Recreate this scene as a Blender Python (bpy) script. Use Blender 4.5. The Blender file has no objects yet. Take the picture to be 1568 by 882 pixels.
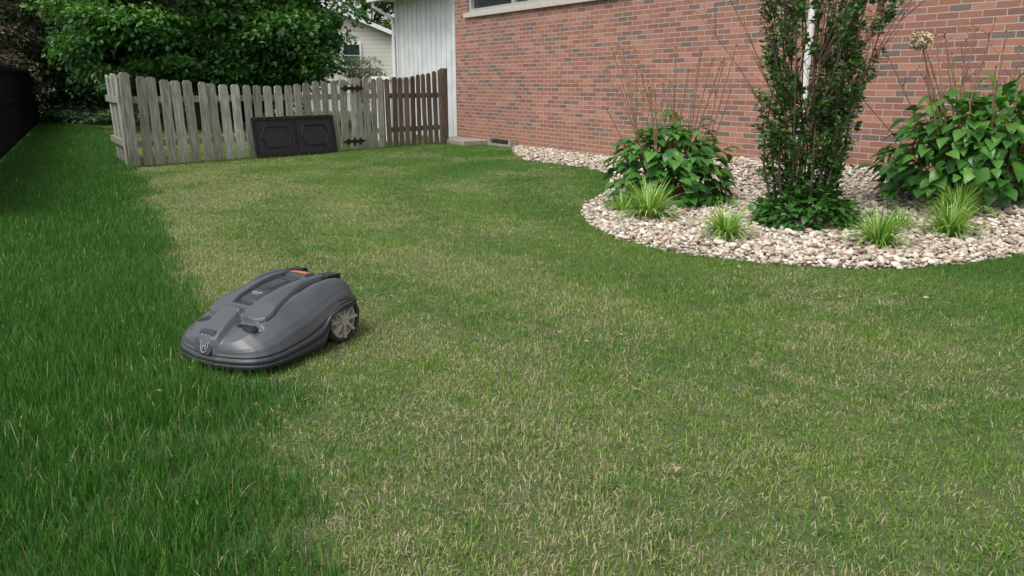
import bpy, math, random
import numpy as np
from mathutils import Vector, Matrix
random.seed(7); rng=np.random.default_rng(7)
scene=bpy.context.scene
D=bpy.data
R=math.radians
# ------------------------------------------------------------ helpers
def link(o): scene.collection.objects.link(o); return o
def empty(name,loc=(0,0,0),rz=0):
    e=D.objects.new(name,None); link(e); e.location=loc; e.rotation_euler=(0,0,rz); e.empty_display_size=.1; return e
def mesh_np(name,V,loops,starts,mats,matidx=None,attrs=None,smooth=False,parent=None,do_link=True):
    me=D.meshes.new(name); V=np.asarray(V,np.float32)
    me.vertices.add(len(V)); me.vertices.foreach_set('co',V.ravel())
    me.loops.add(len(loops)); me.loops.foreach_set('vertex_index',np.asarray(loops,np.int32))
    me.polygons.add(len(starts)); me.polygons.foreach_set('loop_start',np.asarray(starts,np.int32))
    for m in mats: me.materials.append(m)
    if matidx is not None: me.polygons.foreach_set('material_index',np.asarray(matidx,np.int32))
    me.update(calc_edges=True)
    if attrs:
        for k,a in attrs.items():
            at=me.attributes.new(k,'FLOAT','POINT'); at.data.foreach_set('value',np.asarray(a,np.float32))
    me.polygons.foreach_set('use_smooth',np.full(len(starts),smooth))
    o=D.objects.new(name,me)
    if do_link: link(o)
    if parent: o.parent=parent
    return o
class Acc:
    def __init__(s): s.v=[];s.f=[];s.m=[]
    def add(s,vs,fs,m=0):
        n=len(s.v); s.v+= [tuple(v) for v in vs]; s.f+=[tuple(i+n for i in f) for f in fs]; s.m+=[m]*len(fs)
    def box(s,x0,x1,y0,y1,z0,z1,m=0,M=None):
        vs=[(x0,y0,z0),(x1,y0,z0),(x1,y1,z0),(x0,y1,z0),(x0,y0,z1),(x1,y0,z1),(x1,y1,z1),(x0,y1,z1)]
        if M is not None: vs=[M@Vector(v) for v in vs]
        s.add(vs,[(3,2,1,0),(4,5,6,7),(0,1,5,4),(1,2,6,5),(2,3,7,6),(3,0,4,7)],m)
    def tube(s,P,rad,n=6,m=0,cap=True):
        P=[Vector(p) for p in P]; N=len(P)
        rad=[rad]*N if not hasattr(rad,'__len__') else rad
        vs=[];fs=[]; u=None
        for i in range(N):
            t=(P[min(i+1,N-1)]-P[max(i-1,0)]).normalized()
            if u is None: u=t.orthogonal().normalized()
            else:
                u=(u-t*u.dot(t)); u=u.normalized() if u.length>1e-6 else t.orthogonal().normalized()
            w=t.cross(u)
            for k in range(n):
                a=2*math.pi*k/n; vs.append(P[i]+(u*math.cos(a)+w*math.sin(a))*rad[i])
        for i in range(N-1):
            for k in range(n):
                fs.append((i*n+k,i*n+(k+1)%n,(i+1)*n+(k+1)%n,(i+1)*n+k))
        if cap: fs.append(tuple(range(n))[::-1]); fs.append(tuple((N-1)*n+k for k in range(n)))
        s.add(vs,fs,m)
    def obj(s,name,mats,parent=None,smooth=False,bevel=0,do_link=True):
        me=D.meshes.new(name); me.from_pydata(s.v,[],s.f)
        for m in mats: me.materials.append(m)
        me.polygons.foreach_set('material_index',s.m); me.polygons.foreach_set('use_smooth',[smooth]*len(s.f)); me.update()
        o=D.objects.new(name,me)
        if do_link: link(o)
        if parent: o.parent=parent
        if bevel:
            b=o.modifiers.new('b','BEVEL'); b.width=bevel; b.segments=2; b.limit_method='ANGLE'
        return o
# ------------------------------------------------------------ material helpers
def mat(name):
    m=D.materials.new(name); m.use_nodes=True; nt=m.node_tree; b=nt.nodes['Principled BSDF']; return m,nt,b
def N(nt,t,**k):
    n=nt.nodes.new(t)
    for a,v in k.items(): setattr(n,a,v)
    return n
def ramp(nt,stops,interp='LINEAR'):
    r=N(nt,'ShaderNodeValToRGB'); cr=r.color_ramp; cr.interpolation=interp
    while len(cr.elements)<len(stops): cr.elements.new(.5)
    for e,(p,c) in zip(cr.elements,stops): e.position=p; e.color=(*c,1)
    return r
def mth(nt,op,a,b=None,c=None,clamp=False):
    n=N(nt,'ShaderNodeMath',operation=op,use_clamp=clamp)
    for i,v in enumerate((a,b,c)):
        if v is None: continue
        if isinstance(v,(int,float)): n.inputs[i].default_value=v
        else: nt.links.new(v,n.inputs[i])
    return n.outputs[0]
def mixc(nt,f,a,b,bt='MIX'):
    n=N(nt,'ShaderNodeMix',data_type='RGBA',blend_type=bt)
    for s,v in ((n.inputs[0],f),(n.inputs[6],a),(n.inputs[7],b)):
        if isinstance(v,(int,float)): s.default_value=v
        elif isinstance(v,tuple): s.default_value=(*v,1)
        else: nt.links.new(v,s)
    return n.outputs[2]
def noise(nt,vec,scale,detail=4,rough=.55):
    n=N(nt,'ShaderNodeTexNoise'); n.inputs['Scale'].default_value=scale; n.inputs['Detail'].default_value=detail; n.inputs['Roughness'].default_value=rough
    if vec is not None: nt.links.new(vec,n.inputs['Vector'])
    return n.outputs['Fac']
def bump(nt,b,h,strength=.4,dist=.01):
    n=N(nt,'ShaderNodeBump'); n.inputs['Strength'].default_value=strength; n.inputs['Distance'].default_value=dist
    nt.links.new(h,n.inputs['Height']); nt.links.new(n.outputs[0],b.inputs['Normal'])
def simple(name,col,rough=.5,var=.15,scale=20,metal=0,bmp=0,coat=0):
    m,nt,b=mat(name); tc=N(nt,'ShaderNodeTexCoord').outputs['Object']
    f=noise(nt,tc,scale); r=ramp(nt,[(.25,tuple(c*(1-var) for c in col)),(.75,tuple(min(1,c*(1+var)) for c in col))])
    nt.links.new(f,r.inputs[0]); nt.links.new(r.outputs[0],b.inputs['Base Color'])
    b.inputs['Roughness'].default_value=rough; b.inputs['Metallic'].default_value=metal; b.inputs['Coat Weight'].default_value=coat
    if bmp: bump(nt,b,noise(nt,tc,scale*4),bmp,.005)
    return m
def leafmat(name,stops,rough=.45,transl=.3,attr='rnd'):
    m,nt,b=mat(name); a=N(nt,'ShaderNodeAttribute',attribute_name=attr).outputs['Fac']
    r=ramp(nt,stops); nt.links.new(a,r.inputs[0]); c=r.outputs[0]
    nt.links.new(c,b.inputs['Base Color']); b.inputs['Roughness'].default_value=rough
    t=N(nt,'ShaderNodeBsdfTranslucent'); nt.links.new(mixc(nt,1.0,c,(1.2,1.3,.5),'MULTIPLY'),t.inputs[0])
    mx=N(nt,'ShaderNodeMixShader'); mx.inputs[0].default_value=transl
    nt.links.new(b.outputs[0],mx.inputs[1]); nt.links.new(t.outputs[0],mx.inputs[2])
    nt.links.new(mx.outputs[0],nt.nodes['Material Output'].inputs[0]); return m
# ------------------------------------------------------------ camera / light
cam=D.cameras.new('camera'); co=D.objects.new('camera',cam); link(co); co.location=(0,0,1.15)
co.rotation_euler=(R(90-15.5),0,0); cam.sensor_width=36; cam.lens=26; cam.clip_end=600; cam.clip_start=.02
scene.camera=co
w=D.worlds.new('World'); scene.world=w; w.use_nodes=True; nt=w.node_tree
sky=N(nt,'ShaderNodeTexSky',sky_type='NISHITA'); sky.sun_disc=False; sky.sun_elevation=R(58); sky.sun_rotation=R(215); sky.air_density=1.0; sky.dust_density=4
hs=N(nt,'ShaderNodeHueSaturation'); hs.inputs['Saturation'].default_value=.3; hs.inputs['Value'].default_value=1.42
nt.links.new(sky.outputs[0],hs.inputs['Color']); nt.links.new(hs.outputs[0],nt.nodes['Background'].inputs[0]); nt.nodes['Background'].inputs[1].default_value=.15
sun=D.lights.new('sun','SUN'); sun.energy=1.5; sun.angle=R(22); sun.color=(1,.97,.92)
so=D.objects.new('sun',sun); link(so); so.rotation_euler=(R(32),0,R(-35)); so.location=(0,0,20)
scene.view_settings.view_transform='Standard'; scene.view_settings.look='None'; scene.view_settings.exposure=0
# ------------------------------------------------------------ geometry of the site
WX,WY=-1.14,15.62; wd=np.array([.566,-.824]); wn=np.array([.824,.566])
def s_of(x,y): return (x-WX)*wd[0]+(y-WY)*wd[1]
def dw_of(x,y): return 7.90-(wn[0]*x+wn[1]*y)
bed_poly=np.array([(.64,6.77),(.64,6.11),(.80,5.50),(1.08,5.08),(1.39,4.86),(1.77,4.67),(2.15,4.58),(2.58,4.60),(2.99,4.72),(3.53,4.97),(4.3,5.2),(5.6,4.9),(6.4,5.0),(5.5,6.2),(-.02,14.0),(.02,12.7),(.2,11.4),(1.06,10.3),(1.28,9.3),(.97,7.79),(.72,7.1)])
def inpoly(P,x,y):
    x=np.asarray(x);y=np.asarray(y); c=np.zeros(x.shape,bool); n=len(P)
    for i in range(n):
        x1,y1=P[i];x2,y2=P[(i+1)%n]
        cond=((y1>y)!=(y2>y)); xi=(x2-x1)*(y-y1)/((y2-y1) if y2!=y1 else 1e-9)+x1
        c^=cond&(x<xi)
    return c
def sstep(a,b,x): t=np.clip((x-a)/(b-a),0,1); return t*t*(3-2*t)
def polydist(P,x,y):
    d=np.full(np.shape(x),1e9)
    for i in range(len(P)):
        a=P[i];b=P[(i+1)%len(P)];ab=b-a; t=np.clip(((x-a[0])*ab[0]+(y-a[1])*ab[1])/(ab@ab),0,1)
        d=np.minimum(d,np.hypot(x-a[0]-t*ab[0],y-a[1]-t*ab[1]))
    return d
def bedz(x,y):
    dw=dw_of(x,y); s=s_of(x,y)
    return .012+.03*sstep(0,.25,polydist(bed_poly,x,y))+.2*sstep(2.2,.3,dw)*sstep(5.5,8,s)
m,nt,b=mat('soil_and_thatch'); pos=N(nt,'ShaderNodeNewGeometry').outputs['Position']
r=ramp(nt,[(.3,(.05,.075,.02)),(.55,(.10,.12,.045)),(.8,(.20,.18,.09))]); nt.links.new(noise(nt,pos,9,8,.7),r.inputs[0])
far=ramp(nt,[(.3,(.03,.065,.015)),(.7,(.07,.11,.03))]); nt.links.new(noise(nt,pos,2,6),far.inputs[0])
sp=N(nt,'ShaderNodeSeparateXYZ'); nt.links.new(pos,sp.inputs[0])
f=mth(nt,'MULTIPLY_ADD',sp.outputs[1],.2,-3.0,clamp=True)
nt.links.new(mixc(nt,f,r.outputs[0],far.outputs[0]),b.inputs['Base Color']); b.inputs['Roughness'].default_value=.95
bump(nt,b,noise(nt,pos,60,6),.8,.02)
a=Acc(); g=[-300,-60,-20,-8,-4,0,4,8,20,60,300]
vs=[(x,y+8,0) for y in g for x in g]; n=len(g)
a.add(vs,[(j*n+i,j*n+i+1,(j+1)*n+i+1,(j+1)*n+i) for j in range(n-1) for i in range(n-1)]); a.obj('ground',[m])
# ------------------------------------------------------------ instancing
def scatter(name,pts,rot,scl,idx,coll):
    me=D.meshes.new(name); me.vertices.add(len(pts)); me.vertices.foreach_set('co',np.asarray(pts,np.float32).ravel())
    a1=me.attributes.new('rot','FLOAT_VECTOR','POINT'); a1.data.foreach_set('vector',np.asarray(rot,np.float32).ravel())
    a2=me.attributes.new('scl','FLOAT_VECTOR','POINT'); a2.data.foreach_set('vector',np.asarray(scl,np.float32).ravel())
    a3=me.attributes.new('idx','INT','POINT'); a3.data.foreach_set('value',np.asarray(idx,np.int32))
    me.update(); o=D.objects.new(name,me); link(o)
    ng=D.node_groups.new(name+'_nodes','GeometryNodeTree')
    ng.interface.new_socket('Geometry',in_out='INPUT',socket_type='NodeSocketGeometry'); ng.interface.new_socket('Geometry',in_out='OUTPUT',socket_type='NodeSocketGeometry')
    gi=ng.nodes.new('NodeGroupInput'); go=ng.nodes.new('NodeGroupOutput'); ip=ng.nodes.new('GeometryNodeInstanceOnPoints'); ci=ng.nodes.new('GeometryNodeCollectionInfo')
    ci.inputs[0].default_value=coll; ci.inputs[1].default_value=True; ci.inputs[2].default_value=True
    def na(nm,t):
        q=ng.nodes.new('GeometryNodeInputNamedAttribute'); q.data_type=t; q.inputs[0].default_value=nm; return [s for s in q.outputs if s.enabled][0]
    er=ng.nodes.new('FunctionNodeEulerToRotation')
    L=ng.links.new; L(gi.outputs[0],ip.inputs['Points']); L(ci.outputs[0],ip.inputs['Instance']); ip.inputs['Pick Instance'].default_value=True
    L(na('idx','INT'),ip.inputs['Instance Index']); L(na('rot','FLOAT_VECTOR'),er.inputs[0]); L(er.outputs[0],ip.inputs['Rotation']); L(na('scl','FLOAT_VECTOR'),ip.inputs['Scale'])
    L(ip.outputs[0],go.inputs[0]); md=o.modifiers.new('scatter','NODES'); md.node_group=ng
    return o
# ------------------------------------------------------------ grass
def grassmat(name,tall):
    m,nt,b=mat(name); rnd=N(nt,'ShaderNodeAttribute',attribute_name='rnd').outputs['Fac']; dead=N(nt,'ShaderNodeAttribute',attribute_name='dead').outputs['Fac']
    hgt=N(nt,'ShaderNodeAttribute',attribute_name='hgt').outputs['Fac']
    oi=N(nt,'ShaderNodeObjectInfo').outputs['Random']; pos=N(nt,'ShaderNodeNewGeometry').outputs['Position']
    rr=mth(nt,'FRACT',mth(nt,'ADD',rnd,oi)); dd=dead
    n1=noise(nt,pos,.8,3); n2=noise(nt,pos,5,4,.6)
    if tall:
        g1=ramp(nt,[(0,(.028,.115,.014)),(.6,(.055,.185,.020)),(1,(.12,.28,.042))])
        strawf=mth(nt,'MULTIPLY_ADD',n2,.08,-.02)
        tint=mixc(nt,n1,(.78,.86,.8),(1.18,1.12,1.1))
    else:
        g1=ramp(nt,[(0,(.085,.20,.032)),(.5,(.145,.285,.05)),(1,(.27,.40,.10))])
        n3=noise(nt,pos,22,2)
        q=mth(nt,'ADD',mth(nt,'MULTIPLY',n1,.95),mth(nt,'ADD',mth(nt,'MULTIPLY',n2,.65),mth(nt,'MULTIPLY',n3,.5)))
        strawf=mth(nt,'MULTIPLY_ADD',q,2.4,-2.34)
        sp=N(nt,'ShaderNodeSeparateXYZ'); nt.links.new(pos,sp.inputs[0])
        along=mth(nt,'ADD',mth(nt,'MULTIPLY',sp.outputs[0],.866),mth(nt,'MULTIPLY',sp.outputs[1],.5))
        dry=mth(nt,'MULTIPLY',mth(nt,'SUBTRACT',2.4,along),.15)
        strawf=mth(nt,'ADD',strawf,mth(nt,'MINIMUM',mth(nt,'MAXIMUM',dry,-.2),.15))
        # curved wheel tracks of the mower: concentric arcs around the planting bed, slightly irregular
        dv=N(nt,'ShaderNodeVectorMath',operation='DISTANCE'); nt.links.new(pos,dv.inputs[0]); dv.inputs[1].default_value=(3.6,8.2,0)
        ring=mth(nt,'SINE',mth(nt,'ADD',mth(nt,'MULTIPLY',dv.outputs['Value'],5.2),mth(nt,'MULTIPLY',n1,4.0)))
        strawf=mth(nt,'MULTIPLY_ADD',ring,-.05,strawf)
        strawf=mth(nt,'MINIMUM',mth(nt,'MAXIMUM',strawf,.02),.55)
        tint=mixc(nt,n1,(.80,.9,.85),(1.2,1.1,1.0))
        lush=mth(nt,'MULTIPLY_ADD',along,.35,-.8,clamp=True); tint=mixc(nt,1.0,tint,mixc(nt,lush,(1.08,1.02,1.0),(.66,.82,.72)),'MULTIPLY')
        tint=mixc(nt,1.0,tint,mixc(nt,mth(nt,'MULTIPLY_ADD',ring,.5,.5),(1.12,1.07,1.05),(.82,.90,.86)),'MULTIPLY')
    nt.links.new(rr,g1.inputs[0])
    gc=mixc(nt,1.0,g1.outputs[0],tint,'MULTIPLY')
    st=ramp(nt,[(0,(.30,.27,.12)),(.5,(.46,.43,.22)),(1,(.62,.59,.37))]); nt.links.new(rr,st.inputs[0])
    isd=mth(nt,'LESS_THAN',dd,strawf)
    c=mixc(nt,isd,gc,st.outputs[0])
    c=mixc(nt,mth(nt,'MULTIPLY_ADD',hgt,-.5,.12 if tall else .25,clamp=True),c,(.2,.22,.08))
    nt.links.new(c,b.inputs['Base Color']); b.inputs['Roughness'].default_value=.5; b.inputs['Specular IOR Level'].default_value=.3
    t=N(nt,'ShaderNodeBsdfTranslucent'); nt.links.new(c,t.inputs[0]); mx=N(nt,'ShaderNodeMixShader'); mx.inputs[0].default_value=.35
    nt.links.new(b.outputs[0],mx.inputs[1]); nt.links.new(t.outputs[0],mx.inputs[2]); nt.links.new(mx.outputs[0],nt.nodes['Material Output'].inputs[0]); return m
mg=grassmat('mown_grass_blade',False); mt=grassmat('tall_grass_blade',True)
def clump(name,nb,rad,h0,h1,lean,wid,material,coll,flat=0.0):
    K=4
    ang=rng.uniform(0,2*np.pi,nb); rr=rad*np.sqrt(rng.uniform(0,1,nb)); base=np.stack([rr*np.cos(ang),rr*np.sin(ang),np.full(nb,-.004)],1)
    az=rng.uniform(0,2*np.pi,nb); h=rng.uniform(h0,h1,nb); ln=np.abs(rng.normal(0,lean,nb))+.08
    isflat=rng.uniform(0,1,nb)<flat; ln=np.where(isflat,rng.uniform(1.0,1.4,nb),ln)
    wv=rng.uniform(.7,1.3,nb)*wid; d=np.stack([np.cos(az),np.sin(az)],1); sd=np.stack([-d[:,1],d[:,0]],1)
    tw=rng.uniform(-.8,.8,nb); V=np.zeros((nb,2*K,3)); hg=np.zeros((nb,2*K))
    p=base.copy(); seg=h/(K-1)
    prof=[1,.95,.7,.12]
    for k in range(K):
        th=ln*(.35+.65*k/(K-1)*1.5)
        if k>0:
            p=p+np.stack([d[:,0]*np.sin(th),d[:,1]*np.sin(th),np.cos(th)],1)*seg[:,None]
        s2=np.stack([sd[:,0]*np.cos(tw)+d[:,0]*np.sin(tw),sd[:,1]*np.cos(tw)+d[:,1]*np.sin(tw),np.zeros(nb)],1)
        p[:,2]=np.maximum(p[:,2],.003+.0 if k else -.004)
        V[:,2*k]=p-s2*(wv*prof[k]*.5)[:,None]; V[:,2*k+1]=p+s2*(wv*prof[k]*.5)[:,None]; hg[:,2*k:2*k+2]=k/(K-1)
    fs=np.array([[2*k,2*k+1,2*k+3,2*k+2] for k in range(K-1)]); L=(fs[None]+(np.arange(nb)*2*K)[:,None,None]).reshape(-1)
    rnd=np.repeat(rng.uniform(0,1,nb),2*K); dead=np.repeat(np.where(isflat,rng.uniform(0,.35,nb),rng.uniform(0,1,nb)),2*K)
    o=mesh_np(name,V.reshape(-1,3),L,np.arange(0,len(L),4),[material],attrs={'rnd':rnd,'dead':dead,'hgt':hg.ravel()},do_link=False); coll.objects.link(o)
cm=D.collections.new('mown_grass_clumps'); ct=D.collections.new('tall_grass_clumps')
for i in range(7): clump('mown_clump_%d'%i,420,.2,.012,.033,.7,.0032,mg,cm,.14)
for i in range(6): clump('tall_clump_%d'%i,350,.2,.045,.092,.36,.0030,mt,ct,.02)
ex=np.array([1.2,1.59,2.53,3.6,4.82,10.2,21]); ev=np.array([-.22,-.41,-.857,-1.55,-2.36,-5.25,-11.5])
def grid(sp_,y0,y1):
    gx,gy=np.meshgrid(np.arange(-16,9,sp_),np.arange(y0,y1,sp_)); return gx.ravel()+rng.uniform(-.5,.5,gx.size)*sp_,gy.ravel()+rng.uniform(-.5,.5,gy.size)*sp_
g1=grid(.155,.4,5.5); g2=grid(.2,5.5,11); g3=grid(.27,11,24)
gx=np.concatenate([g1[0],g2[0],g3[0]]); gy=np.concatenate([g1[1],g2[1],g3[1]])
vis=(np.abs(gx)<.76*gy+1.0)
house=(s_of(gx,gy)>-3)&(dw_of(gx,gy)<.06)
bf_n=np.array([.87,.49]); bfc=bf_n@np.array([-7.49,10.9])
leftok=(bf_n[0]*gx+bf_n[1]*gy)>bfc+.05
inb=inpoly(bed_poly,gx,gy)&(polydist(bed_poly,gx,gy)>.15)
A=np.array([-5.28,10.39]);Dp=np.array([-1.22,14.78]); fd=(Dp-A)/np.linalg.norm(Dp-A); flen=np.linalg.norm(Dp-A)
keep=vis&~house&leftok&~inb
gx=gx[keep];gy=gy[keep]
wob=.05*np.sin(gy*5.1)+.04*np.sin(gy*2.3+1)
edge=np.interp(gy,ex,ev)+wob-.05
istall=gx<edge+rng.normal(size=gx.size)*.035
into=np.clip((edge-gx)/.30,0,1)
mc=np.array([-1.08,3.15]); md_=np.hypot(gx-mc[0],gy-mc[1])
istall&=(md_>.34)
def put(name,sel,coll,nv,smin,smax,tp=None):
    x=gx[sel];y=gy[sel];n=len(x)
    rot=np.stack([rng.uniform(-.03,.03,n),rng.uniform(-.03,.03,n),rng.uniform(0,6.28,n)],1)
    s=rng.uniform(smin,smax,n); hv=s*(1+.2*np.sin(x*1.7+y*.9)*np.sin(y*1.3-x*.6)); 
    near_bed=(polydist(bed_poly,x,y)<.22); hv=np.where(near_bed,hv*1.35,hv)
    if tp is not None: hv=hv*(.75+.25*tp[sel])
    ws=np.where(y>11,1.5,np.where(y>5.5,1.25,1.0))
    scatter(name,np.stack([x,y,np.zeros(n)],1),rot,np.stack([ws,ws,hv*np.where(y>11,1.2,1)],1),rng.integers(0,nv,n),coll)
put('lawn_grass',~istall,cm,7,.8,1.2); put('tall_grass',istall,ct,6,.85,1.25,into)
# ------------------------------------------------------------ gravel bed
msoil=simple('bed_soil',(.12,.09,.065),.95,.4,12,bmp=.5)
st=.08; X,Y=np.meshgrid(np.arange(-.4,6.8,st),np.arange(4.3,14.3,st)); nxx=X.shape[1]; Z=bedz(X,Y)-.006
F=[]; cx=X+st/2; cy=Y+st/2; ok=inpoly(bed_poly,cx,cy)
for j in range(X.shape[0]-1):
    for i in range(nxx-1):
        if ok[j,i]: F.append((j*nxx+i,j*nxx+i+1,(j+1)*nxx+i+1,(j+1)*nxx+i))
a=Acc(); a.add(list(zip(X.ravel(),Y.ravel(),Z.ravel())),F); a.obj('garden_bed_soil',[msoil],smooth=True)
m,nt,b=mat('river_stone'); oi=N(nt,'ShaderNodeObjectInfo').outputs['Random']
r=ramp(nt,[(0,(.50,.43,.33)),(.16,(.62,.56,.46)),(.30,(.38,.26,.18)),(.40,(.56,.50,.41)),(.52,(.25,.155,.105)),(.60,(.68,.64,.56)),(.72,(.50,.39,.30)),(.83,(.33,.29,.25)),(.92,(.78,.75,.69))],'CONSTANT'); nt.links.new(oi,r.inputs[0])
tc=N(nt,'ShaderNodeTexCoord').outputs['Object']; sp=noise(nt,tc,6,4)
nt.links.new(mixc(nt,mth(nt,'MULTIPLY',sp,.4),r.outputs[0],(.34,.28,.21)),b.inputs['Base Color']); b.inputs['Roughness'].default_value=.6; mstone=m
cs=D.collections.new('river_stones')
import bmesh
for i in range(7):
    bm=bmesh.new(); bmesh.ops.create_icosphere(bm,subdivisions=2,radius=.5)
    sc=Vector((1,random.uniform(.6,.9),random.uniform(.4,.6)))
    for v in bm.verts:
        n_=.12*math.sin(v.co.x*7+i*2)+.1*math.sin(v.co.y*8+i)+.05*math.sin(v.co.z*9+i*3); v.co=Vector((v.co.x*sc.x,v.co.y*sc.y,v.co.z*sc.z))*(1+n_)
    me=D.meshes.new('stone_%d'%i); bm.to_mesh(me); bm.free(); me.materials.append(mstone); me.polygons.foreach_set('use_smooth',[True]*len(me.polygons)); cs.objects.link(D.objects.new('stone_%d'%i,me))
P=[];SS=[]
for lay,(sp_,zo,sm) in enumerate([(.030,.0,.032),(.046,.012,.040),(.085,.022,.050)]):
    X,Y=np.meshgrid(np.arange(-.4,6.8,sp_),np.arange(4.3,14.3,sp_)); X=X.ravel()+rng.uniform(-.5,.5,X.size)*sp_; Y=Y.ravel()+rng.uniform(-.5,.5,Y.size)*sp_
    k=inpoly(bed_poly,X,Y)&(dw_of(X,Y)>.02)&((Y<7.5)|(rng.uniform(0,1,X.size)<.55))&(np.abs(X)<.78*Y+.8); X=X[k];Y=Y[k]
    P.append(np.stack([X,Y,bedz(X,Y)+zo+.005*rng.normal(size=len(X))],1)); SS.append(np.clip(rng.lognormal(math.log(sm),.3,len(X)),.018,.08))
P=np.concatenate(P); n=len(P); s=np.concatenate(SS)
scatter('gravel',P,np.stack([rng.uniform(-.6,.6,n),rng.uniform(-.6,.6,n),rng.uniform(0,6.28,n)],1),np.stack([s,s,s],1),rng.integers(0,7,n),cs)
# ------------------------------------------------------------ leaves
def nrmz(v): return v/np.maximum(np.linalg.norm(v,axis=-1,keepdims=True),1e-9)
T_simple=(np.array([(0,0,0),(.3,.42,.05),(0,1,-.12),(-.3,.42,.05),(0,.45,-.02)],float),[(0,1,4),(1,2,4),(2,3,4),(3,0,4)])
T_quad=(np.array([(0,0,0),(.32,.45,.06),(0,1,-.1),(-.32,.45,.06)],float),[(0,1,2),(0,2,3)])
def tmpl_ovate():
    rows=[(0,.03,0),(.18,.27,.03),(.42,.36,.04),(.68,.26,-.02),(.88,.11,-.10),(1,.01,-.17)]
    v=[];f=[]
    for (y,w_,z) in rows: v+=[(-w_,y,z+.3*w_),(0,y,z),(w_,y,z+.3*w_)]
    for i in range(len(rows)-1):
        f+=[(3*i,3*i+1,3*i+4,3*i+3),(3*i+1,3*i+2,3*i+5,3*i+4)]
    return np.array(v,float),f
T_ov=tmpl_ovate()
def leaves(name,P,dr,nr,size,rnd,T,material,parent=None,smooth=False):
    tv,tf=T; dr=nrmz(dr); x=nrmz(np.cross(dr,nr)); z=np.cross(x,dr)
    V=P[:,None,:]+size[:,None,None]*(tv[None,:,0:1]*x[:,None]+tv[None,:,1:2]*dr[:,None]+tv[None,:,2:3]*z[:,None])
    n=len(P); M=len(tv); fl=np.array([i for f in tf for i in f]); L=(fl[None]+(np.arange(n)*M)[:,None]).ravel()
    ln=np.array([len(f) for f in tf]); st=np.concatenate([[0],np.cumsum(np.tile(ln,n))[:-1]])
    return mesh_np(name,V.reshape(-1,3),L,st,[material],attrs={'rnd':np.repeat(rnd,M)},parent=parent,smooth=smooth)
def rdir(n): return nrmz(rng.normal(size=(n,3)))
m_bark=simple('bark',(.09,.07,.055),.9,.4,30,bmp=.8)
m_tw=simple('reddish_twig',(.17,.095,.07),.8,.3,30); m_dry=simple('dry_stem',(.26,.15,.095),.85,.3,40)
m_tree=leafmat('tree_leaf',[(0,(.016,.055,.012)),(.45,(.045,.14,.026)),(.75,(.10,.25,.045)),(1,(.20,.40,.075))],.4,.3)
m_tree2=leafmat('dark_tree_leaf',[(0,(.016,.045,.015)),(.6,(.036,.09,.026)),(1,(.07,.15,.04))],.45,.2)
m_tree3=leafmat('brownish_leaf',[(0,(.05,.05,.03)),(.6,(.12,.10,.06)),(1,(.20,.17,.10))],.5,.2)
m_far=leafmat('light_tree_leaf',[(0,(.08,.15,.04)),(1,(.25,.36,.12))],.5,.4)
def tree(name,c,rad,ncl,nlf,lsize,material,crad=.5,trunk=.16,zmin=.25,T=T_quad):
    e=empty(name,(c[0],c[1],0)); c=np.array([0,0,c[2]],float); rad=np.array(rad,float)
    d=rdir(ncl); rr=rng.uniform(.45,1.0,ncl)**.6
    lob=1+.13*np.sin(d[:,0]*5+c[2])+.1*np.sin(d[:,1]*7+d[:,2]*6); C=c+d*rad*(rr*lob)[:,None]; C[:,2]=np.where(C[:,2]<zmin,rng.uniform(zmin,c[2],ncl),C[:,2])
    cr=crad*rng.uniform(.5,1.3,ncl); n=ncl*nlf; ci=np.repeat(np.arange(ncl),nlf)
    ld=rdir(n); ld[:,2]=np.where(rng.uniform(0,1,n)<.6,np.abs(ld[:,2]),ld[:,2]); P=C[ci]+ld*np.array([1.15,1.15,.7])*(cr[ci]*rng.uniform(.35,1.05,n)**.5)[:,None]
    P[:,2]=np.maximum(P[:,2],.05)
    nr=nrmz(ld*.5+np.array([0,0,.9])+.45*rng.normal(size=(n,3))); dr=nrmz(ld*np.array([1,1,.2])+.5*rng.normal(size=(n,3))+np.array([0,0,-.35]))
    rnd=np.clip(.45*rng.uniform(0,1,ncl)[ci]+.2*rng.uniform(0,1,n)+.40*np.clip(ld[:,2]*.7+.3,0,1)-.05,0,1)  # part random; upper leaves of each clump paler, light and shade painted into colour
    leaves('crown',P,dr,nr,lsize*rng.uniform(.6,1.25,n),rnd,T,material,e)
    a=Acc(); top=c[2]+rad[2]*.5
    tr=[(0,0,0),(.05,.02,top*.3),(-.06,.05,top*.6),(.02,0,top)]
    a.tube(tr,[trunk,trunk*.8,trunk*.55,trunk*.25],8)
    for k in rng.choice(ncl,min(ncl,40),replace=False):
        z0=rng.uniform(.15,.85)*top*.9; q=C[k]; mid=(np.array([0,0,z0])+q)/2+np.array([0,0,.25]); a.tube([(0,0,z0),tuple(mid),tuple(q)],[trunk*.25,trunk*.14,trunk*.05],5)
    a.obj('trunk_and_limbs',[m_bark],e,True); return e
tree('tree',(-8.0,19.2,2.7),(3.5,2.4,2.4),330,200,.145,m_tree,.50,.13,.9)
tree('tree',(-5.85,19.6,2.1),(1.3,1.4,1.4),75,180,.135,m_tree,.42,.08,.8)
tree('tree',(-12.8,24.6,3.2),(4.4,3,3.6),260,180,.15,m_tree2,.7,.2,.1)
tree('tree',(-15.8,21.5,2.4),(2.9,2.2,2.6),170,150,.11,m_tree3,.55,.1,.3)
tree('tree',(-19,34,5),(6,4,5.2),150,140,.3,m_tree2,1.2,.25,.3)
tree('tree',(-9,48,6),(7,4,5.5),120,130,.4,m_far,1.4,.3,.5)
tree('tree',(2,52,6),(8,4,6),100,130,.4,m_far,1.4,.3,.5)
tree('tree',(-30,40,6),(9,5,6.5),120,130,.45,m_tree2,1.7,.3,.3)
tree('hedge',(-9.9,23.8,.9),(4.0,1.1,1.3),150,150,.13,m_tree2,.5,.05,.1)
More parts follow.
